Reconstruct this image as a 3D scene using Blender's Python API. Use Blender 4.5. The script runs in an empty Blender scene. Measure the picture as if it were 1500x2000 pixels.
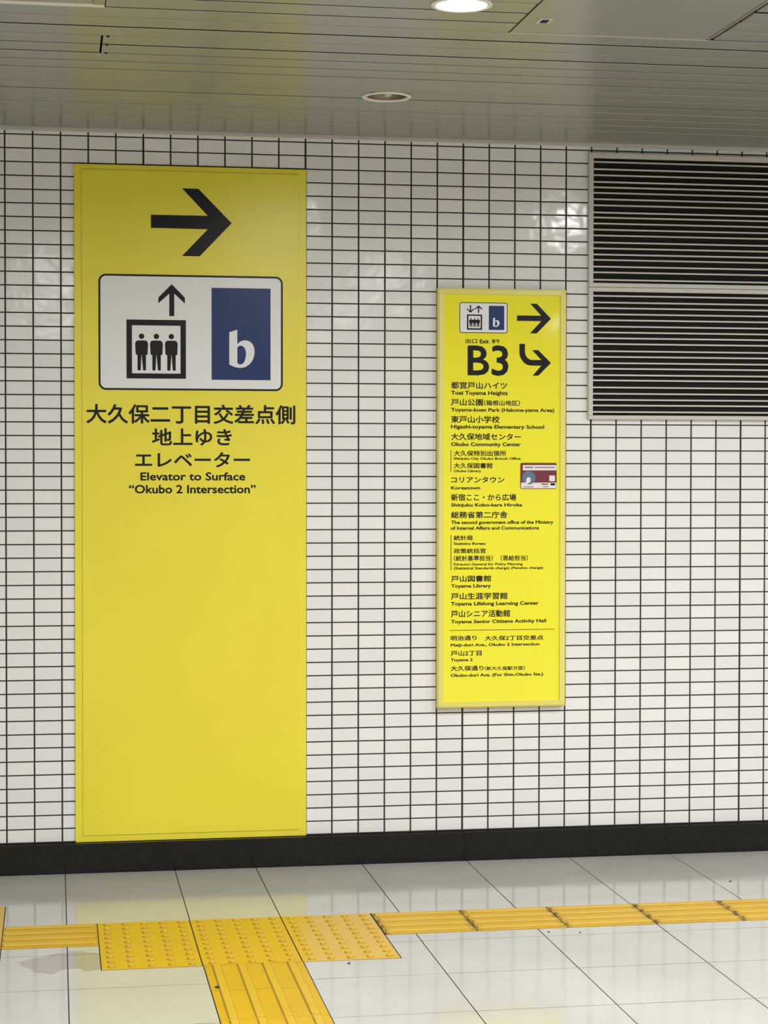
import bpy, bmesh, math, random
from mathutils import Matrix, Vector
random.seed(7)
scene = bpy.context.scene
COL = scene.collection

# ------------------------------------------------------------------ camera
cam_d = bpy.data.cameras.new('camera')
cam_d.sensor_fit = 'VERTICAL'; cam_d.sensor_height = 24.0; cam_d.sensor_width = 18.0
cam_d.lens = 3821.63 * 24.0 / 2000.0
cam_d.clip_start = 0.05; cam_d.clip_end = 60
cam = bpy.data.objects.new('camera', cam_d); COL.objects.link(cam)
CAM = Vector((-1.22494, -7.25805, 1.48872))
yaw, pitch, roll = 0.16685, -0.02269, -0.00105
fw = Vector((math.sin(yaw) * math.cos(pitch), math.cos(yaw) * math.cos(pitch), math.sin(pitch)))
rt = Vector((math.cos(yaw), -math.sin(yaw), 0)); dn = fw.cross(rt)
r2 = math.cos(roll) * rt + math.sin(roll) * dn
d2 = -math.sin(roll) * rt + math.cos(roll) * dn
M = Matrix((r2, -d2, -fw)).transposed().to_4x4(); M.translation = CAM
cam.matrix_world = M
scene.camera = cam

# ------------------------------------------------------------------ world, exposure
world = bpy.data.worlds.new('world'); scene.world = world; world.use_nodes = True
world.node_tree.nodes['Background'].inputs[0].default_value = (0.80, 0.86, 0.9, 1)
world.node_tree.nodes['Background'].inputs[1].default_value = 0.0
vs = scene.view_settings
scene.display_settings.display_device = 'sRGB'
vs.view_transform = 'Standard'; vs.look = 'None'; vs.gamma = 1; vs.use_curve_mapping = False
vs.exposure = 0.17
scene.cycles.use_denoising = True
scene.cycles.max_bounces = 10; scene.cycles.diffuse_bounces = 6; scene.cycles.glossy_bounces = 5
scene.cycles.sample_clamp_indirect = 4.0

# ------------------------------------------------------------------ lamps (the corridor's downlights)
CZ = 2.725                      # underside of the ceiling slats
LIT = [(-0.15, -2.115)]
for yy in (-3.43, -4.75, -6.06, -7.38, -8.7):
    for xx in (-4.2, -2.2, -0.15, 1.9, 3.9):
        LIT.append((xx + ((0.55 if xx > 0 else 0) if yy > -4 else 0.98), yy))
LIT += [(1.25, -2.115), (2.65, -2.115), (4.2, -2.115)]  # extra unseen downlights, added to brighten the right of the wall
LAMP_W, LAMP_SPREAD = 19.0, 173
def spot(x, y):
    l = bpy.data.lights.new('downlight_beam', 'AREA'); l.energy = LAMP_W
    l.shape = 'DISK'; l.size = 0.13; l.spread = math.radians(LAMP_SPREAD); l.color = (1.0, 1.0, 1.02)
    o = bpy.data.objects.new('downlight_beam', l); COL.objects.link(o)
    o.location = (x, y, CZ - 0.010)
for (x, y) in LIT: spot(x, y)

# ------------------------------------------------------------------ helpers
def tag(o, label=None, cat=None, group=None, kind=None):
    if label: o['label'] = label
    if cat: o['category'] = cat
    if group: o['group'] = group
    if kind: o['kind'] = kind
    return o
def link(name, me, mat=None, parent=None, loc=None):
    o = bpy.data.objects.new(name, me); COL.objects.link(o)
    if mat is not None and me is not None and not me.materials: me.materials.append(mat)
    if parent is not None: o.parent = parent
    if loc is not None: o.location = loc
    return o
def empty(name, loc=(0, 0, 0), parent=None):
    o = bpy.data.objects.new(name, None); COL.objects.link(o); o.location = loc
    o.empty_display_size = 0.05
    if parent is not None: o.parent = parent
    return o
def finish(bm, name='mesh', smooth=False):
    bmesh.ops.recalc_face_normals(bm, faces=bm.faces[:])
    if smooth:
        for f in bm.faces: f.smooth = True
    me = bpy.data.meshes.new(name); bm.to_mesh(me); bm.free(); return me
def add_box(bm, x0, x1, y0, y1, z0, z1, bev=0.0, seg=1):
    """box; returns verts"""
    vs = [bm.verts.new((x, y, z)) for x in (x0, x1) for y in (y0, y1) for z in (z0, z1)]
    idx = [(0, 1, 3, 2), (4, 6, 7, 5), (0, 4, 5, 1), (2, 3, 7, 6), (0, 2, 6, 4), (1, 5, 7, 3)]
    fs = [bm.faces.new([vs[i] for i in q]) for q in idx]
    if bev > 0:
        bmesh.ops.recalc_face_normals(bm, faces=fs)
        es = list({e for f in fs for e in f.edges})
        bmesh.ops.bevel(bm, geom=es, offset=bev, segments=seg, affect='EDGES', profile=0.5)
    return vs
def box_mesh(x0, x1, y0, y1, z0, z1, bev=0.0, seg=1):
    bm = bmesh.new(); add_box(bm, x0, x1, y0, y1, z0, z1, bev, seg); return finish(bm)
def pillow(bm, ax, c, hw, hh, depth, bev, tilt=(0, 0), up=None):
    """tile facing -Y (ax='y') or +Z (ax='z'): bevelled front ring, no back. c = front-centre"""
    pts = []
    for (s, d) in ((1.0, bev), (0.0, 0.0)):
        for sx, sz in ((-1, -1), (1, -1), (1, 1), (-1, 1)):
            a = sx * (hw - (bev if s == 0.0 else 0)); b = sz * (hh - (bev if s == 0.0 else 0))
            pts.append((a, b, d))
    for sx, sz in ((-1, -1), (1, -1), (1, 1), (-1, 1)): pts.append((sx * hw, sz * hh, depth))
    vs = []
    for a, b, d in pts:
        dd = d + a * tilt[0] + b * tilt[1]
        vs.append(bm.verts.new((c[0] + a, c[1] + dd, c[2] + b) if ax == 'y' else (c[0] + a, c[1] + b, c[2] - dd)))
    F = [(4, 5, 6, 7)]
    for i in range(4):
        j = (i + 1) % 4
        F.append((i, j, 4 + j, 4 + i)); F.append((8 + i, 8 + j, j, i))
    for q in F:
        q = q if ax == 'y' else q
        bm.faces.new([vs[k] for k in q])
def lathe(bm, prof, seg=40, c=(0, 0, 0)):
    rings = []
    for r, z in prof:
        if r < 1e-6: rings.append([bm.verts.new((c[0], c[1], c[2] + z))])
        else: rings.append([bm.verts.new((c[0] + r * math.cos(2 * math.pi * i / seg), c[1] + r * math.sin(2 * math.pi * i / seg), c[2] + z)) for i in range(seg)])
    for a, b in zip(rings, rings[1:]):
        for i in range(seg):
            j = (i + 1) % seg
            if len(a) == 1 and len(b) == 1: continue
            if len(a) == 1: bm.faces.new([a[0], b[i], b[j]])
            elif len(b) == 1: bm.faces.new([a[i], a[j], b[0]])
            else: bm.faces.new([a[i], a[j], b[j], b[i]])
def curve_mesh(loops, y, thick=0.0):
    """flat polygon(s) with holes in the X-Z plane, facing -Y, at depth y (thick = real thickness)"""
    cu = bpy.data.curves.new('c', 'CURVE'); cu.dimensions = '2D'; cu.fill_mode = 'BOTH'
    cu.extrude = thick / 2
    for lp in loops:
        s = cu.splines.new('POLY'); s.points.add(len(lp) - 1)
        for p, (a, b) in zip(s.points, lp): p.co = (a, b, 0, 1)
        s.use_cyclic_u = True
    o = bpy.data.objects.new('c', cu); COL.objects.link(o)
    me = bpy.data.meshes.new_from_object(o.evaluated_get(bpy.context.evaluated_depsgraph_get()))
    bpy.data.objects.remove(o); bpy.data.curves.remove(cu)
    me.transform(Matrix(((1, 0, 0, 0), (0, 0, -1, y - thick / 2), (0, 1, 0, 0), (0, 0, 0, 1))))
    return me
def rrect(x0, x1, z0, z1, r, n=8):
    out = []
    for cx, cz, a0 in ((x1 - r, z1 - r, 0), (x0 + r, z1 - r, 90), (x0 + r, z0 + r, 180), (x1 - r, z0 + r, 270)):
        for i in range(n + 1):
            a = math.radians(a0 + 90 * i / n); out.append((cx + r * math.cos(a), cz + r * math.sin(a)))
    return out
def rect(x0, x1, z0, z1): return [(x0, z0), (x1, z0), (x1, z1), (x0, z1)]
def circ(x, z, r, n=24): return [(x + r * math.cos(2 * math.pi * i / n), z + r * math.sin(2 * math.pi * i / n)) for i in range(n)]
def text_mesh(body, x0, x1, ztop, zbot, y, weight):
    """lettering fitted to its place on the sign: x0..x1 ink width, ztop..zbot = cap height (Latin) or ink height (CJK)"""
    cu = bpy.data.curves.new('t', 'FONT'); cu.body = body; cu.resolution_u = 3
    o = bpy.data.objects.new('t', cu); COL.objects.link(o)
    me = bpy.data.meshes.new_from_object(o.evaluated_get(bpy.context.evaluated_depsgraph_get()))
    bpy.data.objects.remove(o); bpy.data.curves.remove(cu)
    xs = [v.co.x for v in me.vertices]
    a, b = min(xs) - weight, max(xs) + weight
    latin = all(ord(ch) < 0x2100 for ch in body)
    lo, hi = (-weight, 0.655 + weight) if latin else (-0.085 - weight, 0.85 + weight)
    sx = (x1 - x0) / (b - a); sz = (ztop - zbot) / (hi - lo)
    verts = [(v.co.x, v.co.y) for v in me.vertices]; faces = [tuple(p.vertices) for p in me.polygons]
    V, F = [], []
    sh = [(0, 0)] if weight == 0 else [(0, 0), (1, 0), (-1, 0), (0, 1), (0, -1), (.7, .7), (-.7, .7), (.7, -.7), (-.7, -.7)]
    for n, (ox, oz) in enumerate(sh):          # the stroke thickened to the sign's weight
        k = len(V)
        V += [(x0 + (u + ox * weight - a) * sx, y - 0.00001 * n, zbot + (w + oz * weight - lo) * sz) for u, w in verts]
        F += [tuple(i + k for i in f) for f in faces]
    bpy.data.meshes.remove(me)
    me = bpy.data.meshes.new('lettering'); me.from_pydata(V, [], F); return me

# ------------------------------------------------------------------ materials
def mat(name, col, rough=0.5, metal=0.0, ior=1.5, coat=0.0, emit=None, estr=0.0):
    m = bpy.data.materials.new(name); m.use_nodes = True
    b = m.node_tree.nodes['Principled BSDF']
    b.inputs['Base Color'].default_value = (*col, 1); b.inputs['Roughness'].default_value = rough
    b.inputs['Metallic'].default_value = metal; b.inputs['IOR'].default_value = ior
    b.inputs['Coat Weight'].default_value = coat
    if emit: b.inputs['Emission Color'].default_value = (*emit, 1); b.inputs['Emission Strength'].default_value = estr
    return m
def N(m, t, **kw):
    n = m.node_tree.nodes.new(t)
    for k, v in kw.items(): setattr(n, k, v)
    return n
def L(m, a, b): m.node_tree.links.new(a, b)
def bsdf(m): return m.node_tree.nodes['Principled BSDF']
def geo_pos(m): return N(m, 'ShaderNodeNewGeometry').outputs['Position']
def noise(m, vec, scale, detail=3, rough=0.5, vscale=None):
    if vscale:
        mp = N(m, 'ShaderNodeMapping'); mp.inputs['Scale'].default_value = vscale; L(m, vec, mp.inputs['Vector']); vec = mp.outputs[0]
    n = N(m, 'ShaderNodeTexNoise'); n.inputs['Scale'].default_value = scale; n.inputs['Detail'].default_value = detail
    n.inputs['Roughness'].default_value = rough; L(m, vec, n.inputs['Vector']); return n.outputs['Fac']
def maprange(m, v, a, b, c, d):
    n = N(m, 'ShaderNodeMapRange'); n.inputs[1].default_value = a; n.inputs[2].default_value = b
    n.inputs[3].default_value = c; n.inputs[4].default_value = d; L(m, v, n.inputs[0]); return n.outputs[0]
def math_(m, op, a, b=None, clamp=False):
    n = N(m, 'ShaderNodeMath', operation=op, use_clamp=clamp)
    for i, v in enumerate((a, b)):
        if v is None: continue
        if isinstance(v, (int, float)): n.inputs[i].default_value = v
        else: L(m, v, n.inputs[i])
    return n.outputs[0]
def mix(m, fac, c1, c2):
    n = N(m, 'ShaderNodeMix', data_type='RGBA')
    if isinstance(fac, (int, float)): n.inputs[0].default_value = fac
    else: L(m, fac, n.inputs[0])
    for s, c in ((6, c1), (7, c2)):
        if isinstance(c, tuple): n.inputs[s].default_value = (*c, 1)
        else: L(m, c, n.inputs[s])
    return n.outputs[2]
def bump(m, h, strength, dist):
    n = N(m, 'ShaderNodeBump'); n.inputs['Strength'].default_value = strength; n.inputs['Distance'].default_value = dist
    L(m, h, n.inputs['Height']); L(m, n.outputs[0], bsdf(m).inputs['Normal'])

# glazed wall tile: each tile a touch different, faint glaze waviness
m_tile = mat('glazed_tile', (0.78, 0.78, 0.755), 0.13)
g = geo_pos(m_tile)
mp = N(m_tile, 'ShaderNodeMapping'); mp.inputs['Location'].default_value = (100, 0, -0.1111); mp.inputs['Scale'].default_value = (10, 0, 1 / 0.04977)
L(m_tile, g, mp.inputs['Vector'])
fl = N(m_tile, 'ShaderNodeVectorMath', operation='FLOOR'); L(m_tile, mp.outputs[0], fl.inputs[0])
wn = N(m_tile, 'ShaderNodeTexWhiteNoise'); L(m_tile, fl.outputs[0], wn.inputs['Vector'])
cl = mix(m_tile, wn.outputs['Value'], (0.745, 0.75, 0.735), (0.805, 0.80, 0.775))
L(m_tile, cl, bsdf(m_tile).inputs['Base Color'])
bump(m_tile, noise(m_tile, g, 11, 2), 0.45, 0.004)
m_grout = mat('black_grout', (0.012, 0.011, 0.010), 0.8)
bump(m_grout, noise(m_grout, geo_pos(m_grout), 300, 2), 0.3, 0.001)

# polished floor tile
m_floor = mat('polished_floor_tile', (0.6, 0.6, 0.55), 0.13)
g = geo_pos(m_floor)
n1 = noise(m_floor, g, 2.2, 4, 0.6); n2 = noise(m_floor, g, 55, 4, 0.7)
c = mix(m_floor, maprange(m_floor, n1, 0.35, 0.65, 0, 1), (0.44, 0.435, 0.395), (0.49, 0.487, 0.447))
c = mix(m_floor, maprange(m_floor, n2, 0.45, 0.72, 0, 0.35), c, (0.38, 0.37, 0.33))
# dried spill by the left end of the tactile paving
sep = N(m_floor, 'ShaderNodeSeparateXYZ'); L(m_floor, g, sep.inputs[0])
warp = math_(m_floor, 'MULTIPLY', math_(m_floor, 'SUBTRACT', noise(m_floor, g, 9, 4), 0.5), 3.0)
dx = math_(m_floor, 'DIVIDE', math_(m_floor, 'ADD', sep.outputs[0], 1.185), 0.15)
dy = math_(m_floor, 'DIVIDE', math_(m_floor, 'ADD', sep.outputs[1], 1.33), 0.125)
dd = math_(m_floor, 'ADD', math_(m_floor, 'ADD', math_(m_floor, 'MULTIPLY', dx, dx), math_(m_floor, 'MULTIPLY', dy, dy)), warp)
st = maprange(m_floor, dd, 0.85, 0.97, 0.95, 0)
c = mix(m_floor, st, c, (0.32, 0.30, 0.26))
L(m_floor, c, bsdf(m_floor).inputs['Base Color'])
rr = math_(m_floor, 'ADD', maprange(m_floor, noise(m_floor, g, 9, 4, 0.6), 0.3, 0.7, 0.055, 0.125), math_(m_floor, 'MULTIPLY', n2, 0.03))
L(m_floor, rr, bsdf(m_floor).inputs['Roughness'])
bump(m_floor, noise(m_floor, g, 5, 2), 0.12, 0.004)
m_joint = mat('floor_joint', (0.03, 0.028, 0.025), 0.9)

# black polished granite baseboard
m_base = mat('black_granite', (0.012, 0.013, 0.013), 0.13, ior=1.4)
g = geo_pos(m_base)
L(m_base, mix(m_base, maprange(m_base, noise(m_base, g, 220, 2), 0.5, 0.8, 0, 1), (0.006, 0.0065, 0.0065), (0.018, 0.019, 0.019)), bsdf(m_base).inputs['Base Color'])

# ceiling: satin painted aluminium slats
m_ceil = mat('satin_painted_slat', (0.25, 0.254, 0.213), 0.17, ior=2.5)
g = geo_pos(m_ceil)
bsdf(m_ceil).inputs['Roughness'].default_value = 0.27
bsdf(m_ceil).inputs['Anisotropic'].default_value = 0.8
tv = N(m_ceil, 'ShaderNodeCombineXYZ'); tv.inputs[1].default_value = 1.0; L(m_ceil, tv.outputs[0], bsdf(m_ceil).inputs['Tangent'])
m_void = mat('ceiling_void', (0.015, 0.015, 0.014), 0.9)
m_trim = mat('aluminium_trim', (0.55, 0.54, 0.49), 0.35, 0.2)
m_lampring = mat('lamp_ring', (0.75, 0.72, 0.66), 0.35)
m_can = mat('lamp_reflector', (0.24, 0.19, 0.14), 0.4, 0.5)
m_lens = mat('lit_lens', (1, 1, 1), 0.4, emit=(1, 0.99, 0.95), estr=9)
m_bulb = mat('unlit_bulb', (0.55, 0.5, 0.42), 0.3)
m_paint = mat('plain_wall_paint', (0.40, 0.385, 0.34), 0.5)

# tactile paving resin with street dirt
def tactile(name, dirt_dir, dirty=True, c1=(0.55, 0.325, 0.004), c2=(0.61, 0.37, 0.008)):
    m = mat(name, (0.72, 0.42, 0.02), 0.42, ior=1.4)
    g = geo_pos(m)
    a = mix(m, maprange(m, noise(m, g, 6, 4), 0.3, 0.7, 0, 1), c1, c2)
    a = mix(m, maprange(m, noise(m, g, 120, 3), 0.55, 0.8, 0, 0.5), a, (0.36, 0.22, 0.02))
    tc = N(m, 'ShaderNodeTexCoord'); sp = N(m, 'ShaderNodeSeparateXYZ'); L(m, tc.outputs['Object'], sp.inputs[0])
    ax = math_(m, 'ABSOLUTE', sp.outputs[dirt_dir])
    edge = maprange(m, ax, 0.128, 0.147, 0, 1)
    dirt = math_(m, 'MULTIPLY', edge, maprange(m, noise(m, g, 40, 2), 0.42, 0.6, 0.15, 0.95), True)
    if dirty: a = mix(m, dirt, a, (0.06, 0.055, 0.02))
    L(m, a, bsdf(m).inputs['Base Color'])
    bump(m, noise(m, g, 250, 2), 0.2, 0.0006)
    return m
m_tact = tactile('yellow_tactile_resin', 0)
m_tact2 = tactile('yellow_tactile_resin_clean', 0, False)
def foot_shade(m, z0, z1, dark):
    """shading put into the colour around the foot of the raised shapes"""
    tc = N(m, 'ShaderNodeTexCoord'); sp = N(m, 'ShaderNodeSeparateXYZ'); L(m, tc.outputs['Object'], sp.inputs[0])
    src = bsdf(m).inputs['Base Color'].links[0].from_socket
    L(m, mix(m, maprange(m, sp.outputs[2], z0, z1, 0.85, 0.0), src, dark), bsdf(m).inputs['Base Color'])  # colour darkens toward the foot, standing in for shade
BC = dict(c1=(0.58, 0.355, 0.012), c2=(0.63, 0.40, 0.022))
m_bar = tactile('yellow_tactile_bar', 0, **BC); foot_shade(m_bar, 0.0012, 0.0046, (0.30, 0.17, 0.008))
m_bar2 = tactile('yellow_tactile_bar_clean', 0, False, **BC); foot_shade(m_bar2, 0.0012, 0.0046, (0.30, 0.17, 0.008))
m_tdot = mat('yellow_tactile_dots', (0.74, 0.46, 0.02), 0.3)
g = geo_pos(m_tdot)
L(m_tdot, mix(m_tdot, maprange(m_tdot, noise(m_tdot, g, 45, 4, 0.6), 0.5, 0.78, 0, 0.6), (0.62, 0.375, 0.006), (0.45, 0.25, 0.006)), bsdf(m_tdot).inputs['Base Color'])

m_dome = mat('yellow_tactile_dome', (0.74, 0.46, 0.02), 0.42)
L(m_dome, mix(m_dome, maprange(m_dome, noise(m_dome, geo_pos(m_dome), 60, 3), 0.4, 0.7, 0, 0.8), (0.66, 0.40, 0.012), (0.50, 0.29, 0.010)), bsdf(m_dome).inputs['Base Color'])
foot_shade(m_dome, 0.0008, 0.0042, (0.26, 0.14, 0.006))
# signs
m_yel = mat('yellow_film', (0.80, 0.655, 0.055), 0.30)
g = geo_pos(m_yel)
L(m_yel, mix(m_yel, maprange(m_yel, noise(m_yel, g, 3, 4), 0.35, 0.65, 0, 1), (0.785, 0.68, 0.040), (0.82, 0.715, 0.043)), bsdf(m_yel).inputs['Base Color'])
m_yel2 = mat('yellow_acrylic', (0.87, 0.80, 0.035), 0.07)
bump(m_yel2, noise(m_yel2, geo_pos(m_yel2), 3.5, 2), 0.2, 0.006)
m_frame = mat('pale_yellow_frame', (0.78, 0.70, 0.17), 0.3)
m_edge = mat('film_edge', (0.72, 0.58, 0.08), 0.4)
m_black = mat('black_print', (0.008, 0.009, 0.010), 0.3, ior=1.3)
m_white = mat('white_print', (0.76, 0.76, 0.75), 0.3)
m_blue = mat('blue_print', (0.014, 0.034, 0.13), 0.3, ior=1.35)
m_vent = mat('beige_louvre_paint', (0.56, 0.54, 0.48), 0.38)
m_dark = mat('vent_shade_black', (0.004, 0.004, 0.004), 0.9)
m_maroon = mat('maroon_print', (0.16, 0.012, 0.03), 0.4)
m_slate = mat('slate_blue_print', (0.10, 0.17, 0.26), 0.4)
m_stkwhite = mat('sticker_white', (0.80, 0.74, 0.72), 0.4)
m_grey = mat('grey_print', (0.25, 0.2, 0.2), 0.4)
m_speck = mat('grit', (0.04, 0.035, 0.03), 0.9)

# ------------------------------------------------------------------ setting: wall with tiles
TP, TZ0 = 0.04977, 0.1111                       # row pitch, bottom of tiling
XL, XR = -3.6, 4.2                              # built width of the far wall
YBACK = -10.0
wall = link('wall_back', box_mesh(-6, 6, 0.003, 0.15, 0, 2.80), m_grout); tag(wall, kind='structure')
SIGN_BIG = (-1.152, -0.2985, 0.1100, 2.5960)
SIGN_SMALL = (0.1975, 0.6930, 0.5810, 2.1640)
VENT = (0.7850, 1.9850, 1.6740, 2.6890)
COVERS = [SIGN_BIG, SIGN_SMALL, VENT]
WIDE = {-15, -9, -3, 3, 8, 14, 20, 26}
tiles = []
for i in range(-36, 42):
    xa = i * 0.1 + (0.0034 if i in WIDE else 0.0027); xb = (i + 1) * 0.1 - (0.0034 if (i + 1) in WIDE else 0.0027)
    for k in range(-1, 52):
        zb = TZ0 + k * TP + 0.0022 if k >= 0 else 0
        if k < 0: continue
        zt = TZ0 + (k + 1) * TP - 0.0022
        if any(xa > a + 0.004 and xb < b - 0.004 and zb > c0 + 0.004 and zt < d - 0.004 for a, b, c0, d in COVERS): continue
        tiles.append((xa, xb, zb, zt))
def framed(t):
    p = cam.matrix_world.inverted() @ Vector(((t[0] + t[1]) / 2, 0, (t[2] + t[3]) / 2))
    u, v = p.x / -p.z * 3821.63, p.y / -p.z * 3821.63
    return abs(u) < 725 and abs(v) < 985, -p.z
vis = []
for t in tiles:
    inside, dist = framed(t)
    partly = any(t[1] > a and t[0] < b and t[3] > c0 and t[2] < d for a, b, c0, d in COVERS)
    if inside and not partly: vis.append((dist, t))
vis.sort(key=lambda q: q[0])
single = {t for _, t in vis[:300]}
tile_me = {}
for t in tiles:
    if t not in single: continue
    key = (round(t[1] - t[0], 4),)
    if key not in tile_me:
        bm = bmesh.new(); pillow(bm, 'y', (0, 0, 0), (t[1] - t[0]) / 2, (t[3] - t[2]) / 2, 0.004, 0.0016)
        me = finish(bm, 'wall_tile'); me.materials.append(m_tile); tile_me[key] = me
    o = link('wall_tile', tile_me[key], None, wall, ((t[0] + t[1]) / 2, 0, (t[2] + t[3]) / 2))
    o.rotation_euler = (random.gauss(0, 0.0035), 0, random.gauss(0, 0.003))
bm = bmesh.new()
for t in tiles:
    if t in single: continue
    pillow(bm, 'y', ((t[0] + t[1]) / 2, 0, (t[2] + t[3]) / 2), (t[1] - t[0]) / 2, (t[3] - t[2]) / 2, 0.004, 0.0016, (random.gauss(0, 0.003), random.gauss(0, 0.0035)))
zb, zt = TZ0 + 52 * TP + 0.0022, 2.716          # the cut course under the ceiling trim
for i in range(-36, 42):
    pillow(bm, 'y', (i * 0.1 + 0.05, 0, (zb + zt) / 2), 0.0473, (zt - zb) / 2, 0.004, 0.0014)
o = link('wall_tile_field', finish(bm), m_tile, wall); tag(o, kind='stuff')

# baseboard of black granite slabs
bb = link('baseboard_back', box_mesh(-6, 6, -0.028, 0.003, 0, 0.106), m_base); tag(bb, kind='structure')
for j in range(-5, 6):
    x0 = 0.301 + j * 0.802
    link('granite_slab', box_mesh(x0 + 0.0003, x0 + 0.802 - 0.0003, -0.031, -0.0005, 0.001, 0.1085, 0.0006), m_base, bb)

# aluminium angle where wall meets ceiling
tr = link('trim_1', box_mesh(-6, 6, -0.010, 0.004, 2.7120, 2.7275, 0.0015), m_trim); tag(tr, kind='structure')

# ------------------------------------------------------------------ floor
floor = link('floor', box_mesh(-6, 6, YBACK, 0.1, -0.10, -0.0007), m_joint); tag(floor, kind='structure')
xj = [-0.79 - 0.4 * k for k in range(6, 0, -1)] + [-0.79, -0.49] + [-0.09 + 0.4 * k for k in range(0, 10)]
yj = [-0.0322, -0.4355, -0.838, -1.239, -1.6406, -2.0435, -2.446, -2.848]
# rectangles taken out by the tactile paving
CUT = [(-1.092, -0.190, -1.440, -0.840), (-0.190, 3.41, -1.140, -0.840), (-1.392, -1.092, -1.140, -0.840),
       (-1.692, -1.392, -1.440, -0.540), (-0.790, -0.490, -2.940, -1.440)]
def subtract(rects, c0):
    out = []
    for (a, b, c, d) in rects:
        if b <= c0[0] + 1e-6 or a >= c0[1] - 1e-6 or d <= c0[2] + 1e-6 or c >= c0[3] - 1e-6: out.append((a, b, c, d)); continue
        if a < c0[0]: out.append((a, c0[0], c, d)); a = c0[0]
        if b > c0[1]: out.append((c0[1], b, c, d)); b = c0[1]
        if c < c0[2]: out.append((a, b, c, c0[2]))
        if d > c0[3]: out.append((a, b, c0[3], d))
    return [r for r in out if r[1] - r[0] > 0.012 and r[3] - r[2] > 0.012]
G = 0.0018
for xa, xb in zip(xj, xj[1:]):
    for yb, ya in zip(yj, yj[1:]):
        rs = [(xa + G, xb - G, ya + G, yb - G)]
        for c0 in CUT: rs = subtract(rs, (c0[0] - G, c0[1] + G, c0[2] - G, c0[3] + G))
        if not rs: continue
        cx, cy = (xa + xb) / 2, (ya + yb) / 2
        bm = bmesh.new()
        for (a, b, c, d) in rs:                    # cut tiles keep one seamless face
            v = [bm.verts.new((x - cx, y - cy, z)) for z in (0, -0.0007) for x, y in ((a, c), (b, c), (b, d), (a, d))]
            bm.faces.new(v[:4])
            for i in range(4): bm.faces.new((v[i], v[i + 4], v[(i + 1) % 4 + 4], v[(i + 1) % 4]))
        o = link('floor_tile', finish(bm), m_floor, floor, (cx, cy, 0))
        o.rotation_euler = (random.gauss(0, 0.0004), random.gauss(0, 0.0004), 0)
bm = bmesh.new()
y = -2.848
while y > YBACK:
    x = -5.99
    while x < 5.9:
        pillow(bm, 'z', (x + 0.2, y - 0.201, 0), 0.1986, 0.1996, 0.0006, 0.0002); x += 0.4
    y -= 0.402
for (x0, x1) in ((-5.99, -3.192), (3.512, 5.99)):
    for yb, ya in zip(yj, yj[1:]): pillow(bm, 'z', ((x0 + x1) / 2, (ya + yb) / 2, 0), (x1 - x0) / 2 - 0.002, (yb - ya) / 2 - 0.001, 0.0006, 0.0002)
o = link('floor_tile_field', finish(bm), m_floor, floor); tag(o, kind='stuff')
for x, y, r in ((-0.3564, -1.4802, 0.006), (0.3338, -1.1932, 0.0045), (0.4308, -1.2161, 0.004), (1.1711, -0.5519, 0.006), (-0.7703, -1.6933, 0.008)):
    bm = bmesh.new(); bmesh.ops.create_icosphere(bm, subdivisions=1, radius=r)
    for v in bm.verts: v.co += Vector([random.uniform(-r, r) * 0.3 for _ in range(3)]); v.co.z *= 0.35
    link('grit_speck', finish(bm), m_speck, floor, (x, y, 0.002 if x > -0.7 or x < -0.79 else 0.004))

# ------------------------------------------------------------------ tactile paving
BH = 0.0012
bm = bmesh.new(); add_box(bm, -0.1484, 0.1484, -0.1484, 0.1484, -0.0005, BH, 0.0003); slab_me = finish(bm, 'slab'); slab_me.materials.append(m_tdot)
bm = bmesh.new(); add_box(bm, -0.1484, 0.1484, -0.1484, 0.1484, -0.0005, BH, 0.0003); slab_bar_me = finish(bm, 'slab_bar'); slab_bar_me.materials.append(m_tact)
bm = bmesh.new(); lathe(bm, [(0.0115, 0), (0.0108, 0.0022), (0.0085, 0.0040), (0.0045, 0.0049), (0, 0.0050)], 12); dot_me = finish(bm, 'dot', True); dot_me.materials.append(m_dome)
bm = bmesh.new()                                   # raised bar with rounded ends, along X
def ring(h, w, l, c):
    return [bm.verts.new((x, y, h)) for x, y in ((l, -w + c), (l, w - c), (l - c, w), (-l + c, w), (-l, w - c), (-l, -w + c), (-l + c, -w), (l - c, -w))]
R1, R2 = ring(0, 0.0140, 0.1455, 0.003), ring(0.005, 0.0100, 0.1425, 0.002)
for i in range(8): bm.faces.new((R1[i], R1[(i + 1) % 8], R2[(i + 1) % 8], R2[i]))
bm.faces.new(R2)
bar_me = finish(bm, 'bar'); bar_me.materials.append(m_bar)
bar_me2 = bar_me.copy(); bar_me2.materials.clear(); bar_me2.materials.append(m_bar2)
slab_clean_me = slab_bar_me.copy(); slab_clean_me.materials.clear(); slab_clean_me.materials.append(m_tact2)
def dot_block(parent, x, y):
    b = link('tactile_block', slab_me, None, parent, (x, y, 0))
    for i in range(5):
        for j in range(5):
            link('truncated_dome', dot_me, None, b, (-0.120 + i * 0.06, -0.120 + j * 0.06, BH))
def bar_block(parent, x, y, rz=0, clean=False):
    b = link('tactile_block', slab_clean_me if clean else slab_bar_me, None, parent, (x, y, 0)); b.rotation_euler = (0, 0, rz)
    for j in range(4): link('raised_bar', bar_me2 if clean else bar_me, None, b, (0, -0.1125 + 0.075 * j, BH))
t = empty('warning_paving'); tag(t, 'yellow dotted tactile warning field, three blocks wide, in front of the tall sign', 'tactile paving')
for i in range(3):
    for j in range(2): dot_block(t, -0.942 + 0.3005 * i, -0.990 - 0.3 * j)
t = empty('guiding_path'); tag(t, 'yellow barred tactile path running right from the dotted field along the wall', 'tactile paving')
for i in range(12): bar_block(t, -0.0375 + 0.3 * i, -0.990)
t = empty('guiding_path'); tag(t, 'single yellow barred tactile block left of the dotted field', 'tactile paving')
bar_block(t, -1.242, -0.990, 0, True)
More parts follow.
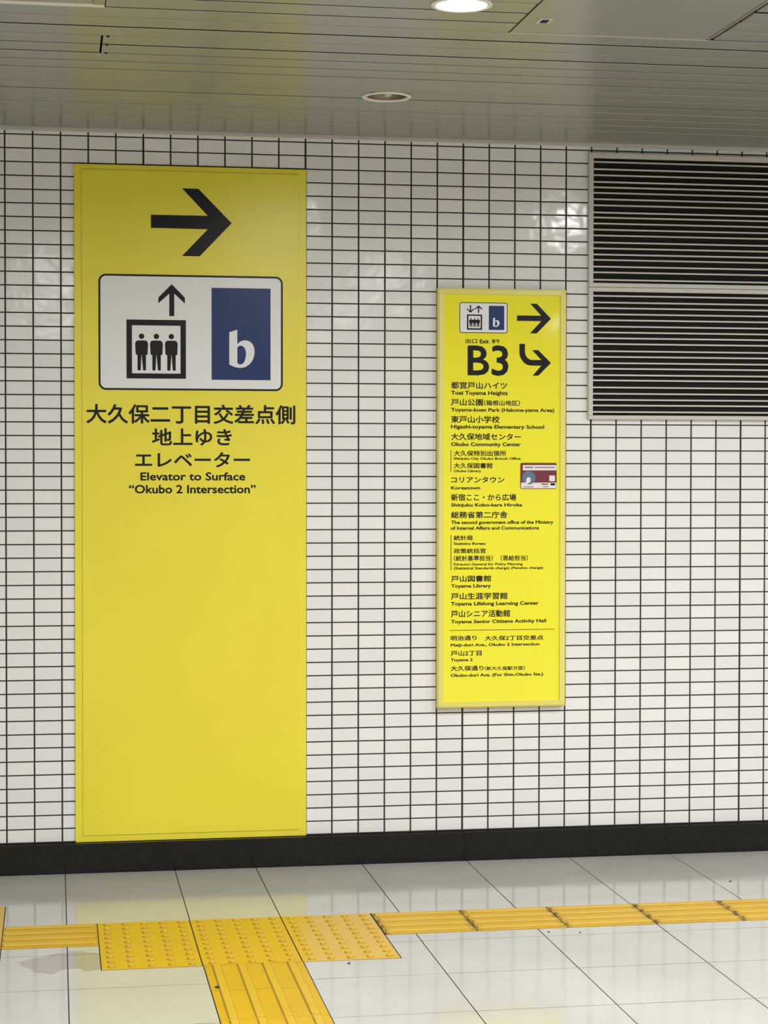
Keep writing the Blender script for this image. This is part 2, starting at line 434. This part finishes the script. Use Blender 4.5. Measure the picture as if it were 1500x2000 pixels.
t = empty('guiding_path'); tag(t, 'yellow barred tactile path coming from the dotted field toward the viewer', 'tactile paving')
for i, y in enumerate((-1.5805, -1.873, -2.173, -2.473, -2.773)): bar_block(t, -0.640, y, math.pi / 2, True)
t = empty('warning_paving'); tag(t, 'tactile paving cut off by the left edge of the picture', 'tactile paving')
for j in range(3): dot_block(t, -1.542, -0.690 - 0.3 * j)

# ------------------------------------------------------------------ ceiling
ceil = link('ceiling', box_mesh(-6, 6, YBACK, 0.1, 2.752, 2.82), m_void); tag(ceil, kind='structure')
J0, JP = -0.045, -0.1172
LAMP_OFF = (-0.130, -0.800); LAMP_ON = (-0.150, -2.115); LR = 0.0775
HATCH = [(0.050, 0.655, -2.405, -1.803), (-1.695, -1.088, -2.522, -1.920)]
cut_bm = bmesh.new()
for c0 in (LAMP_OFF, LAMP_ON):
    bmesh.ops.create_cone(cut_bm, cap_ends=True, segments=48, radius1=LR, radius2=LR, depth=0.1, matrix=Matrix.Translation((c0[0], c0[1], CZ)))
cutter = link('cutter', finish(cut_bm), m_ceil)
def slat_mesh(x0, x1, y0, y1, r=0.0016):
    # pan section: flat face, rounded lips turned up on both sides
    pr = []
    pr.append((y0, CZ + 0.014))
    for i in range(5):
        a = math.radians(180 + 90 * i / 4); pr.append((y0 + r + r * math.cos(a), CZ + r + r * math.sin(a)))
    for i in range(1, 4): pr.append((y0 + (y1 - y0) * i / 4, CZ - 0.0005 * (1 - (i / 2 - 1) ** 2)))
    for i in range(5):
        a = math.radians(270 + 90 * i / 4); pr.append((y1 - r + r * math.cos(a), CZ + r + r * math.sin(a)))
    pr.append((y1, CZ + 0.014))
    bm = bmesh.new()
    A = [bm.verts.new((x0, a, b)) for a, b in pr]; B = [bm.verts.new((x1, a, b)) for a, b in pr]
    n = len(pr)
    for i in range(n): bm.faces.new((A[i], A[(i + 1) % n], B[(i + 1) % n], B[i]))
    bm.faces.new(A[::-1]); bm.faces.new(B)
    return finish(bm)
k = 0
while True:
    y1 = J0 + JP * k + (0.0 if k else 0.030); y0 = J0 + JP * (k + 1)
    if k == 0: y1 = -0.0105
    if y0 < -3.1: break
    gp = 0.0040 if k < 5 else 0.0049
    ya, yb = y0 + gp, y1 - gp if k else y1
    segs = [(-5.9, 5.9)]
    for (a, b, c, d) in HATCH:
        if ya < d - 0.004 and yb > c + 0.004:
            ns = []
            for s in segs:
                if s[0] < a - 0.002 and s[1] > b: ns += [(s[0], a - 0.002), (b + 0.002, s[1])]
                else: ns.append(s)
            segs = ns
    if k in (11, 12):                              # two slats jointed, with a dark gap
        segs = [(-5.9, -1.090), (-1.0835, 5.9)]
    for s in segs:
        me = slat_mesh(s[0], s[1], ya, yb, 0.0016 if k < 5 else 0.0012)
        for c0 in (LAMP_OFF, LAMP_ON):
            if s[0] < c0[0] < s[1] and ya < c0[1] + LR and yb > c0[1] - LR:
                tmp = link('tmp', me, m_ceil); md = tmp.modifiers.new('b', 'BOOLEAN'); md.operation = 'DIFFERENCE'; md.object = cutter; md.solver = 'EXACT'
                bpy.context.view_layer.update()
                me = bpy.data.meshes.new_from_object(tmp.evaluated_get(bpy.context.evaluated_depsgraph_get()))
                bpy.data.objects.remove(tmp)
        o = link('ceiling_slat', me, m_ceil, ceil)
        o.location.z = random.uniform(-0.0011, 0.0009)
    k += 1
bpy.data.objects.remove(cutter)
bm = bmesh.new(); yy = J0 + JP * k
while yy - 0.1172 > YBACK:
    add_box(bm, -5.9, 5.9, yy - 0.1172 + 0.0014, yy - 0.0014, CZ, CZ + 0.012); yy -= 0.1172
o = link('ceiling_slat_field', finish(bm), m_ceil, ceil); tag(o, kind='stuff')
for yy in (-1.338, -1.450, -1.564):                # clips by the jointed slats
    link('slat_clip', box_mesh(-1.0745, -1.066, yy - 0.010, yy + 0.004, CZ - 0.0035, CZ + 0.002, 0.001), m_void, ceil)

def hatch(x0, x1, y0, y1, label, w=0.006, fm=None, chan=True):
    t = empty('ceiling_hatch', ((x0 + x1) / 2, (y0 + y1) / 2, CZ)); tag(t, label, 'access hatch')
    hx, hy = (x1 - x0) / 2, (y1 - y0) / 2
    link('hatch_panel', box_mesh(-hx + 0.0095, hx - (0.0185 if chan else w + 0.0015), -hy + 0.0065, hy - w - 0.0005, 0.0005, 0.006, 0.001), m_ceil, t)
    e = 0.012 if chan else 0.001
    for (a, b, c, d, m_) in ((-hx + 0.003, hx - e, hy - w, hy - 0.001, fm or m_trim), (-hx + 0.003, hx - e, -hy, -hy + w, m_trim), (-hx + 0.003, -hx + w + 0.003, -hy + w, hy - w, m_ceil), (hx - w - e, hx - e, -hy + w, hy - w, m_ceil)):  # end rails in a paler material, imitating light caught on their edges
        link('frame_rail', box_mesh(a, b, c, d, -0.002, 0.010, 0.0006), m_, t)
    if chan: link('hinge_channel', box_mesh(hx - 0.0115, hx - 0.001, -hy, hy - 0.003, 0.005, 0.010), m_grey, t)
    l = link('latch', box_mesh(-hx + 0.045, -hx + 0.085, hy - 0.19, hy - 0.135, -0.002, 0.003, 0.001), m_trim, t)
    link('latch_slot', box_mesh(-hx + 0.055, -hx + 0.075, hy - 0.180, hy - 0.145, -0.003, -0.0015), m_void, l)
hatch(*HATCH[0], 'square ceiling access hatch above the wall vent, right of the lit lamp')
hatch(*HATCH[1], 'ceiling access hatch, only its pale corner at the top left edge', 0.030, m_lampring, False)

def downlight(x, y, lit, label, group=None, cut=True):
    t = empty('downlight', (x, y, CZ)); tag(t, label, 'ceiling light', group)
    bm = bmesh.new(); lathe(bm, [(0.0670, 0.012), (0.0670, -0.001), (0.0695, -0.0045), (0.0745, -0.0055), (0.0820, -0.0040), (0.0850, 0.0), (0.0770, 0.0), (0.0770, 0.010)], 48)
    link('ring', finish(bm, 'ring', True), m_lampring, t)
    if lit:
        bm = bmesh.new(); lathe(bm, [(0.0668, 0.004), (0.05, 0.0005), (0.03, -0.0015), (0, -0.002)], 48)
        link('lens', finish(bm, 'lens', True), m_lens, t)
    else:
        bm = bmesh.new(); lathe(bm, [(0.0665, 0.0), (0.064, 0.016), (0.050, 0.0255), (0.0, 0.0265)], 48)
        link('reflector', finish(bm, 'reflector', True), m_can, t)
        link('bulb', box_mesh(-0.004, 0.020, -0.045, 0.045, 0.006, 0.022, 0.004, 3), m_bulb, t)
downlight(*LAMP_OFF, False, 'unlit round recessed downlight near the wall, dark inside')
downlight(*LAMP_ON, True, 'lit round downlight glowing white at the top edge of the picture')
for (x, y) in LIT[1:]:
    if True:
        t = empty('downlight', (x, y, CZ - 0.006)); tag(t, 'unseen lit downlight further along the corridor ceiling, outside the picture', 'ceiling light', 'corridor downlights outside the picture')
        bm = bmesh.new(); lathe(bm, [(0.0670, 0.004), (0.0670, -0.001), (0.0745, -0.003), (0.0850, 0.005)], 24)
        link('ring', finish(bm, 'ring', True), m_lampring, t)
        bm = bmesh.new(); lathe(bm, [(0.0668, 0.002), (0, 0.0)], 24); link('lens', finish(bm), m_lens, t)

# ------------------------------------------------------------------ rest of the corridor (out of frame)
o = link('wall_front', box_mesh(-6, 6, YBACK - 0.15, YBACK, 0, 2.80), m_paint); tag(o, kind='structure')
o = link('wall_left', box_mesh(-6.15, -6, YBACK, 0.15, 0, 2.80), m_paint); tag(o, kind='structure')
o = link('wall_right', box_mesh(6, 6.15, YBACK, 0.15, 0, 2.80), m_paint); tag(o, kind='structure')

# ------------------------------------------------------------------ air vents
def vent(z0, z1, oz0, oz1, n, label):
    x0, x1 = VENT[0], VENT[1]
    t = empty('air_vent', ((x0 + x1) / 2, 0, z0)); tag(t, label, 'air vent')
    dx = -(x0 + x1) / 2
    def bx(name, a, b, c, d, e, f, m, bev=0.0): return link(name, box_mesh(a + dx, b + dx, c, d, e - z0, f - z0, bev), m, t)
    FY = -0.020
    bx('frame_rail', x0, x1, FY, -0.0005, oz1, z1, m_vent, 0.0015); bx('frame_rail', x0, x1, FY, -0.0005, z0, oz0, m_vent, 0.0015)
    bx('frame_rail', x0, x0 + 0.0175, FY, -0.0005, oz0, oz1, m_vent, 0.0012); bx('frame_rail', x1 - 0.0175, x1, FY, -0.0005, oz0, oz1, m_vent, 0.0012)
    bx('shade_backing', x0 + 0.0175, x1 - 0.0175, -0.0030, -0.0010, oz0, oz1, m_dark)  # black sheet standing in for the shade behind the blades
    p = (oz1 - oz0) / (n + 0.35)
    me = None
    for i in range(n):
        z = oz0 + (i + 0.62) * p
        if me is None:
            bm = bmesh.new()          # thin blade: small front lip, web running back and down behind it
            w = (x1 - x0) / 2 - 0.0178
            pr = [(-0.0175, -0.0024), (-0.0175, 0.0030), (-0.0168, 0.0034), (-0.0158, 0.0020), (-0.0110, 0.0004), (-0.0110, -0.0004), (-0.0158, 0.0008), (-0.0166, -0.0029)]
            A = [bm.verts.new((-w, a, b)) for a, b in pr]; B = [bm.verts.new((w, a, b)) for a, b in pr]
            for q in range(8): bm.faces.new((A[q], A[(q + 1) % 8], B[(q + 1) % 8], B[q]))
            bm.faces.new(A[::-1]); bm.faces.new(B); me = finish(bm, 'louvre_blade'); me.materials.append(m_vent)
        o = link('louvre_blade', me, None, t, (0, 0, z - z0)); o.rotation_euler = (random.gauss(0, 0.10), 0, 0)
vent(2.1788, 2.6890, 2.1943, 2.6685, 20, 'upper grey metal louvre vent on the wall, just under the ceiling')
vent(1.6740, 2.1775, 1.6893, 2.1611, 20, 'lower grey metal louvre vent on the wall, right of the framed sign')

# ------------------------------------------------------------------ tall yellow sign
def part(name, me, m, parent): return link(name, me, m, parent)
x0, x1, z0, z1 = SIGN_BIG
big = empty('direction_sign'); tag(big, 'tall yellow elevator sign with a black arrow, reaching down to the black baseboard', 'sign')
part('backing_sheet', box_mesh(x0, x1, -0.0085, -0.0005, z0, z1, 0.001), m_yel, big)
bm = bmesh.new(); add_box(bm, x0 + 0.0270, x1 - 0.0270, -0.0120, -0.0080, z0 + 0.0240, z1 - 0.0190, 0.0018, 2)
part('face_panel', finish(bm), m_yel, big)
YF = -0.01215
BARROW = [(-0.8731, 2.4157), (-0.6647, 2.4161), (-0.7591, 2.5149), (-0.699, 2.5146), (-0.5764, 2.3909), (-0.695, 2.2667), (-0.7595, 2.2667), (-0.6648, 2.3667), (-0.8732, 2.3677)]
part('right_arrow', curve_mesh([BARROW], YF, 0.0002), m_black, big)
pw = part('pictogram_panel', curve_mesh([rrect(-1.0646, -0.3866, 1.7723, 2.1968, 0.027)], YF, 0.0002), m_white, big)
part('panel_outline', curve_mesh([rrect(-1.0646, -0.3866, 1.7723, 2.1968, 0.027), rrect(-1.0575, -0.3937, 1.7794, 2.1897, 0.020)], YF - 0.0003, 0.0002), m_black, pw)
UP = [(-0.7977, 2.1626), (-0.7495, 2.1141), (-0.749, 2.0914), (-0.7883, 2.1278), (-0.7884, 2.0451), (-0.8067, 2.0449), (-0.8066, 2.1275), (-0.8472, 2.0912), (-0.8465, 2.1130)]
part('up_arrow', curve_mesh([UP], YF - 0.0003, 0.0002), m_black, pw)
part('elevator_car', curve_mesh([rect(-0.9632, -0.7457, 1.8151, 2.0309), rect(-0.9431, -0.7657, 1.8340, 2.0099)], YF - 0.0003, 0.0002), m_black, pw)
def man_loops(cx, z0, z1, w):
    h = z1 - z0
    head = circ(cx, z1 - 0.074 * h, 0.074 * h, 20)
    t = z1 - 0.185 * h; b = z0 + 0.425 * h
    body = [(cx - w * .5, t - .10 * h), (cx - w * .46, t - .04 * h), (cx - w * .36, t - .008 * h), (cx - w * .2, t), (cx + w * .2, t), (cx + w * .36, t - .008 * h), (cx + w * .46, t - .04 * h), (cx + w * .5, t - .10 * h),
            (cx + w * .47, b + .02 * h), (cx + w * .42, b), (cx + w * .34, b - .01 * h), (cx + w * .34, z0 + .012 * h), (cx + w * .30, z0), (cx + w * .16, z0), (cx + w * .11, z0 + .012 * h), (cx + w * .01, b),
            (cx - w * .01, b), (cx - w * .07, z0 + .012 * h), (cx - w * .11, z0), (cx - w * .27, z0), (cx - w * .32, z0 + .012 * h), (cx - w * .32, b - .01 * h), (cx - w * .40, b), (cx - w * .46, b + .02 * h)]
    return [head, body]
for cx in (-0.9081, -0.8539, -0.7993): part('passenger_figure', curve_mesh(man_loops(cx, 1.8447, 1.9800, 0.0470), YF - 0.0003, 0.0002), m_black, pw)
bl = part('blue_square', curve_mesh([rect(-0.6512, -0.4324, 1.8125, 2.1517)], YF - 0.0003, 0.0002), m_blue, pw)
B_OUT = [(-0.5858, 1.9889), (-0.5561, 1.9984), (-0.5561, 1.9451), (-0.5490, 1.9518), (-0.5421, 1.9561), (-0.5330, 1.9590), (-0.5239, 1.9594), (-0.5140, 1.9572), (-0.5056, 1.9523), (-0.4990, 1.9446), (-0.4947, 1.9355), (-0.4925, 1.9250), (-0.4922, 1.9143), (-0.4935, 1.9030), (-0.4965, 1.893), (-0.5015, 1.8825), (-0.5087, 1.8735), (-0.5165, 1.8665), (-0.5258, 1.8612), (-0.5345, 1.8584), (-0.544, 1.8574), (-0.5545, 1.8580), (-0.5647, 1.8602), (-0.5755, 1.8642), (-0.5859, 1.8697)]
B_IN = [(-0.5561, 1.9318), (-0.5510, 1.9375), (-0.5452, 1.9398), (-0.5395, 1.9392), (-0.5342, 1.9362), (-0.5290, 1.9310), (-0.5257, 1.9242), (-0.5238, 1.9160), (-0.5239, 1.9061), (-0.5255, 1.8950), (-0.5282, 1.8854), (-0.5315, 1.8785), (-0.5361, 1.8732), (-0.5410, 1.8706), (-0.5464, 1.8701), (-0.5515, 1.8718), (-0.5562, 1.8754)]
part('letter_b', curve_mesh([B_OUT, B_IN], YF - 0.0006, 0.0002), m_white, pw)
BIG_TEXT = [
  ('大久保二丁目交差点側', -1.1097, -0.3397, 1.7213, 1.6489, ),
  ('地上ゆき', -0.8711, -0.5762, 1.6339, 1.5678, ),
  ('エレベーター', -0.9332, -0.5092, 1.5476, 1.4861, ),
  ('Elevator to Surface', -0.9133, -0.5267, 1.4693, 1.4403, ),
  ('“Okubo 2 Intersection”', -0.9552, -0.4876, 1.4229, 1.3927, ),
]
for s, a, b, zt, zb in BIG_TEXT:
    part('lettering', text_mesh(s, a, b, zt, zb, YF - 0.0001, 0.021 if ord(s[0]) > 0x2100 else 0.026), m_black, big)

# ------------------------------------------------------------------ framed exit sign
x0, x1, z0, z1 = SIGN_SMALL
ex = empty('exit_sign'); tag(ex, 'yellow exit board listing many place names, in a pale frame', 'sign')
def rail(p):
    """mitred frame rail: four corners of the front (outer pair, inner pair) in X-Z"""
    (ax, az), (bx_, bz), (cx, cz), (dx, dz) = p
    bm = bmesh.new()
    front = [bm.verts.new((ax, -0.0330, az)), bm.verts.new((bx_, -0.0330, bz)), bm.verts.new((cx, -0.0360, cz)), bm.verts.new((dx, -0.0360, dz))]
    back = [bm.verts.new((a, -0.0005, b)) for a, b in p]
    bm.faces.new(front); bm.faces.new(back[::-1])
    for i in range(4): bm.faces.new((front[i], back[i], back[(i + 1) % 4], front[(i + 1) % 4]))
    es = [e for e in bm.edges if all(abs(v.co.y) > 0.03 for v in e.verts)]
    bmesh.ops.recalc_face_normals(bm, faces=bm.faces[:])
    bmesh.ops.bevel(bm, geom=[e for e in es if (e.verts[0] in front[:2] and e.verts[1] in front[:2])], offset=0.004, segments=3, affect='EDGES')
    return finish(bm)
W = 0.0225; g_ = 0.0003
O = [(x0, z0), (x1, z0), (x1, z1), (x0, z1)]; I = [(x0 + W, z0 + W), (x1 - W, z0 + W), (x1 - W, z1 - W), (x0 + W, z1 - W)]
for i in range(4):
    j = (i + 1) % 4
    sh = ((g_, 0), (0, g_), (-g_, 0), (0, -g_))[i]; sh2 = ((-g_, 0), (0, -g_), (g_, 0), (0, g_))[i]
    part('frame_rail', rail([(O[i][0] + sh[0], O[i][1] + sh[1]), (O[j][0] + sh2[0], O[j][1] + sh2[1]), (I[j][0] + sh2[0], I[j][1] + sh2[1]), (I[i][0] + sh[0], I[i][1] + sh[1])]), m_frame, ex)
part('face_panel', box_mesh(x0 + 0.012, x1 - 0.012, -0.0300, -0.0010, z0 + 0.012, z1 - 0.012), m_yel2, ex)
YS = -0.0301
def pr(name, loops, m, parent=ex, dy=0.0): return part(name, curve_mesh(loops, YS - dy, 0.0002), m, parent)
p2 = pr('pictogram_panel', [rrect(0.2795, 0.4650, 1.9961, 2.1112, 0.009)], m_white)
pr('panel_outline', [rrect(0.2795, 0.4650, 1.9961, 2.1112, 0.009), rrect(0.2822, 0.4623, 1.9988, 2.1085, 0.0065)], m_black, p2, 0.0003)
pr('blue_square', [rect(0.3925, 0.4520, 2.0086, 2.0994)], m_blue, p2, 0.0003)
def fit(loop, src, dst):
    return [(dst[0] + (a - src[0]) / (src[1] - src[0]) * (dst[1] - dst[0]), dst[2] + (b - src[2]) / (src[3] - src[2]) * (dst[3] - dst[2])) for a, b in loop]
SRC = (-0.5859, -0.4922, 1.8574, 1.9984); DST = (0.4085, 0.4336, 2.0201, 2.0551)
pr('letter_b', [fit(B_OUT, SRC, DST), fit(B_IN, SRC, DST)], m_white, p2, 0.0006)
pr('elevator_car', [rect(0.3082, 0.3667, 2.0082, 2.0658), rect(0.3140, 0.3609, 2.0140, 2.0606)], m_black, p2, 0.0003)
for cx in (0.3236, 0.3374, 0.3512): pr('passenger_figure', man_loops(cx, 2.0190, 2.0532, 0.0142), m_black, p2, 0.0003)
SU = (-0.8477, -0.7490, 2.0449, 2.1626)
pr('up_arrow', [fit(UP, SU, (0.3386, 0.3666, 2.0721, 2.1002))], m_black, p2, 0.0003)
pr('down_arrow', [fit(UP, SU, (0.3081, 0.3353, 2.1004, 2.0717))], m_black, p2, 0.0003)
pr('right_arrow', [[(0.5017, 2.0647), (0.5957, 2.0647), (0.5528, 2.1098), (0.5788, 2.1098), (0.6338, 2.0541), (0.5783, 1.9974), (0.5520, 1.9974), (0.5958, 2.0440), (0.5017, 2.0440)]], m_black)
pr('turning_arrow', [[(0.5112, 1.9574), (0.5328, 1.9576), (0.5329, 1.9276), (0.5338, 1.9205), (0.5360, 1.9140), (0.5422, 1.9049), (0.5508, 1.8989), (0.5597, 1.8972), (0.5962, 1.8972), (0.5607, 1.9341), (0.5849, 1.9343), (0.6343, 1.8863), (0.5852, 1.8376), (0.5629, 1.8375), (0.5963, 1.8754), (0.5600, 1.8754), (0.5500, 1.8763), (0.5404, 1.8792), (0.5328, 1.8835), (0.5263, 1.8893), (0.5207, 1.8965), (0.5162, 1.9039), (0.5130, 1.9125), (0.5113, 1.9220)]], m_black)
SMALL_TEXT = [
  ('出口', 0.3028, 0.3477, 1.9750, 1.9567, ),
  ('Exit', 0.3577, 0.3927, 1.9720, 1.9572, ),
  ('番号', 0.4038, 0.4345, 1.9743, 1.9588, ),
  ('B3', 0.3111, 0.4691, 1.9452, 1.8367, ),
  ('都営戸山ハイツ', 0.2477, 0.4645, 1.8125, 1.7855, ),
  ('Toei Toyama Heights', 0.2477, 0.4665, 1.7776, 1.7632, ),
  ('戸山公園', 0.2478, 0.3711, 1.7484, 1.7221, ),
  ('（箱根山地区）', 0.3748, 0.5141, 1.7436, 1.7230, ),
  ('Toyama-koen Park (Hakone-yama Area)', 0.2478, 0.6479, 1.7132, 1.7002, ),
  ('東戸山小学校', 0.2479, 0.4352, 1.6845, 1.6574, ),
  ('Higashi-toyama Elementary School', 0.2480, 0.6082, 1.6499, 1.6362, ),
  ('大久保地域センター', 0.2480, 0.5181, 1.6190, 1.5927, ),
  ('Okubo Community Center', 0.2481, 0.5171, 1.5837, 1.5699, ),
  ('大久保特別出張所', 0.2584, 0.4615, 1.5536, 1.5323, ),
  ('Shinjuku City Okubo Branch Office', 0.2585, 0.5172, 1.5277, 1.5187, ),
  ('大久保図書館', 0.2585, 0.4086, 1.5070, 1.4861, ),
  ('Okubo Library', 0.2586, 0.3643, 1.4807, 1.4717, ),
  ('コリアンタウン', 0.2483, 0.4543, 1.4555, 1.4309, ),
  ('Koreatown', 0.2484, 0.3608, 1.4183, 1.4067, ),
  ('新宿ここ・から広場', 0.2485, 0.5002, 1.3899, 1.3635, ),
  ('Shinjuku Koko-kara Hiroba', 0.2485, 0.5244, 1.3541, 1.3418, ),
  ('総務省第二庁舎', 0.2486, 0.4669, 1.3238, 1.2978, ),
  ('The second government office of the Ministry', 0.2486, 0.6455, 1.2885, 1.2758, ),
  ('of Internal Affairs and Communications', 0.2472, 0.5899, 1.2668, 1.2542, ),
  ('統計局', 0.2590, 0.3320, 1.2337, 1.2142, ),
  ('Statistics Bureau', 0.2591, 0.3819, 1.2069, 1.1975, ),
  ('政策統括官', 0.2591, 0.3835, 1.1841, 1.1650, ),
  ('（統計基準担当）（恩給担当）', 0.2592, 0.5462, 1.1572, 1.1366, ),
  ('Director-General for Policy Planning', 0.2592, 0.5265, 1.1283, 1.1196, ),
  ('(Statistical Standards charge) (Pension charge)', 0.2593, 0.6060, 1.1135, 1.1045, ),
  ('戸山図書館', 0.2490, 0.4041, 1.0821, 1.0575, ),
  ('Toyama Library', 0.2491, 0.4034, 1.0485, 1.0358, ),
  ('戸山生涯学習館', 0.2484, 0.4677, 1.0166, 0.9906, ),
  ('Toyama Lifelong Learning Center', 0.2485, 0.5888, 0.9816, 0.9682, ),
  ('戸山シニア活動館', 0.2485, 0.4779, 0.9507, 0.9235, ),
  ('Toyama Senior Citizens Activity Hall', 0.2486, 0.6186, 0.9136, 0.9009, ),
  ('明治通り', 0.2480, 0.3483, 0.8548, 0.8356, ),
  ('大久保2丁目交差点', 0.3798, 0.6079, 0.8529, 0.8340, ),
  ('Meiji-dori Ave., Okubo 2 Intersection', 0.2480, 0.5927, 0.8241, 0.8132, ),
  ('戸山2丁目', 0.2481, 0.3677, 0.7982, 0.7775, ),
  ('Toyama 2', 0.2481, 0.3330, 0.7680, 0.7572, ),
  ('大久保通り', 0.2482, 0.3752, 0.7402, 0.7206, ),
  ('（新大久保駅方面）', 0.3789, 0.5362, 0.7364, 0.7208, ),
  ('Okubo-dori Ave. (For Shin-Okubo Sta.)', 0.2482, 0.6072, 0.7096, 0.6984, ),
]
for s, a, b, zt, zb in SMALL_TEXT:
    wt = 0.016 if s == 'B3' else (0.024 if ord(s[0]) > 0x2100 else 0.036)
    part('lettering', text_mesh(s, a, b, zt, zb, YS - 0.0001, wt), m_black, ex)
pr('side_bar', [rect(0.2467, 0.2492, 1.4734, 1.5544)], m_black); pr('side_bar', [rect(0.2474, 0.2499, 1.1033, 1.2350)], m_black)
pr('rule_line', [rect(0.2431, 0.6516, 0.8735, 0.8755)], m_black)

# sticker on the exit board
st = part('notice_sticker', curve_mesh([rrect(0.5157, 0.6580, 1.4082, 1.5074, 0.007)], YS - 0.0003, 0.0003), m_maroon, None)
tag(st, 'small maroon and white notice sticker on the exit board', 'sticker')
def sp(name, loops, m, dy): return part(name, curve_mesh(loops, YS - dy, 0.0001), m, st)
sp('white_band', [rrect(0.5256, 0.6575, 1.4789, 1.4989, 0.003)], m_stkwhite, 0.0008)
sp('lower_band', [rrect(0.5190, 0.6565, 1.4108, 1.4322, 0.003)], m_stkwhite, 0.0008)
sp('round_picture', [circ(0.5493, 1.4510, 0.0258, 28)], m_slate, 0.0011)
sp('white_shape', [[(0.5330, 1.4250), (0.5390, 1.4390), (0.5400, 1.4470), (0.5440, 1.4520), (0.5500, 1.4530), (0.5550, 1.4500), (0.5560, 1.4420), (0.5545, 1.4340), (0.5490, 1.4310), (0.5440, 1.4290), (0.5420, 1.4240)]], m_stkwhite, 0.0014)
sp('pale_patch', [rrect(0.6289, 0.6509, 1.4374, 1.4594, 0.002)], m_stkwhite, 0.0011)
sp('print_line', [rect(0.5330, 0.5660, 1.4875, 1.4930)], m_grey, 0.0011)
sp('print_line', [rect(0.5720, 0.6510, 1.4880, 1.4925)], m_grey, 0.0011)
sp('print_line', [rect(0.5980, 0.6250, 1.4245, 1.4285)], m_maroon, 0.0011)
sp('print_line', [rect(0.6040, 0.6250, 1.4150, 1.4185)], m_grey, 0.0011)
sp('print_line', [rect(0.6336, 0.6510, 1.4218, 1.4300)], m_black, 0.0011)
sp('print_line', [rect(0.5270, 0.5680, 1.4145, 1.4180)], m_grey, 0.0011)
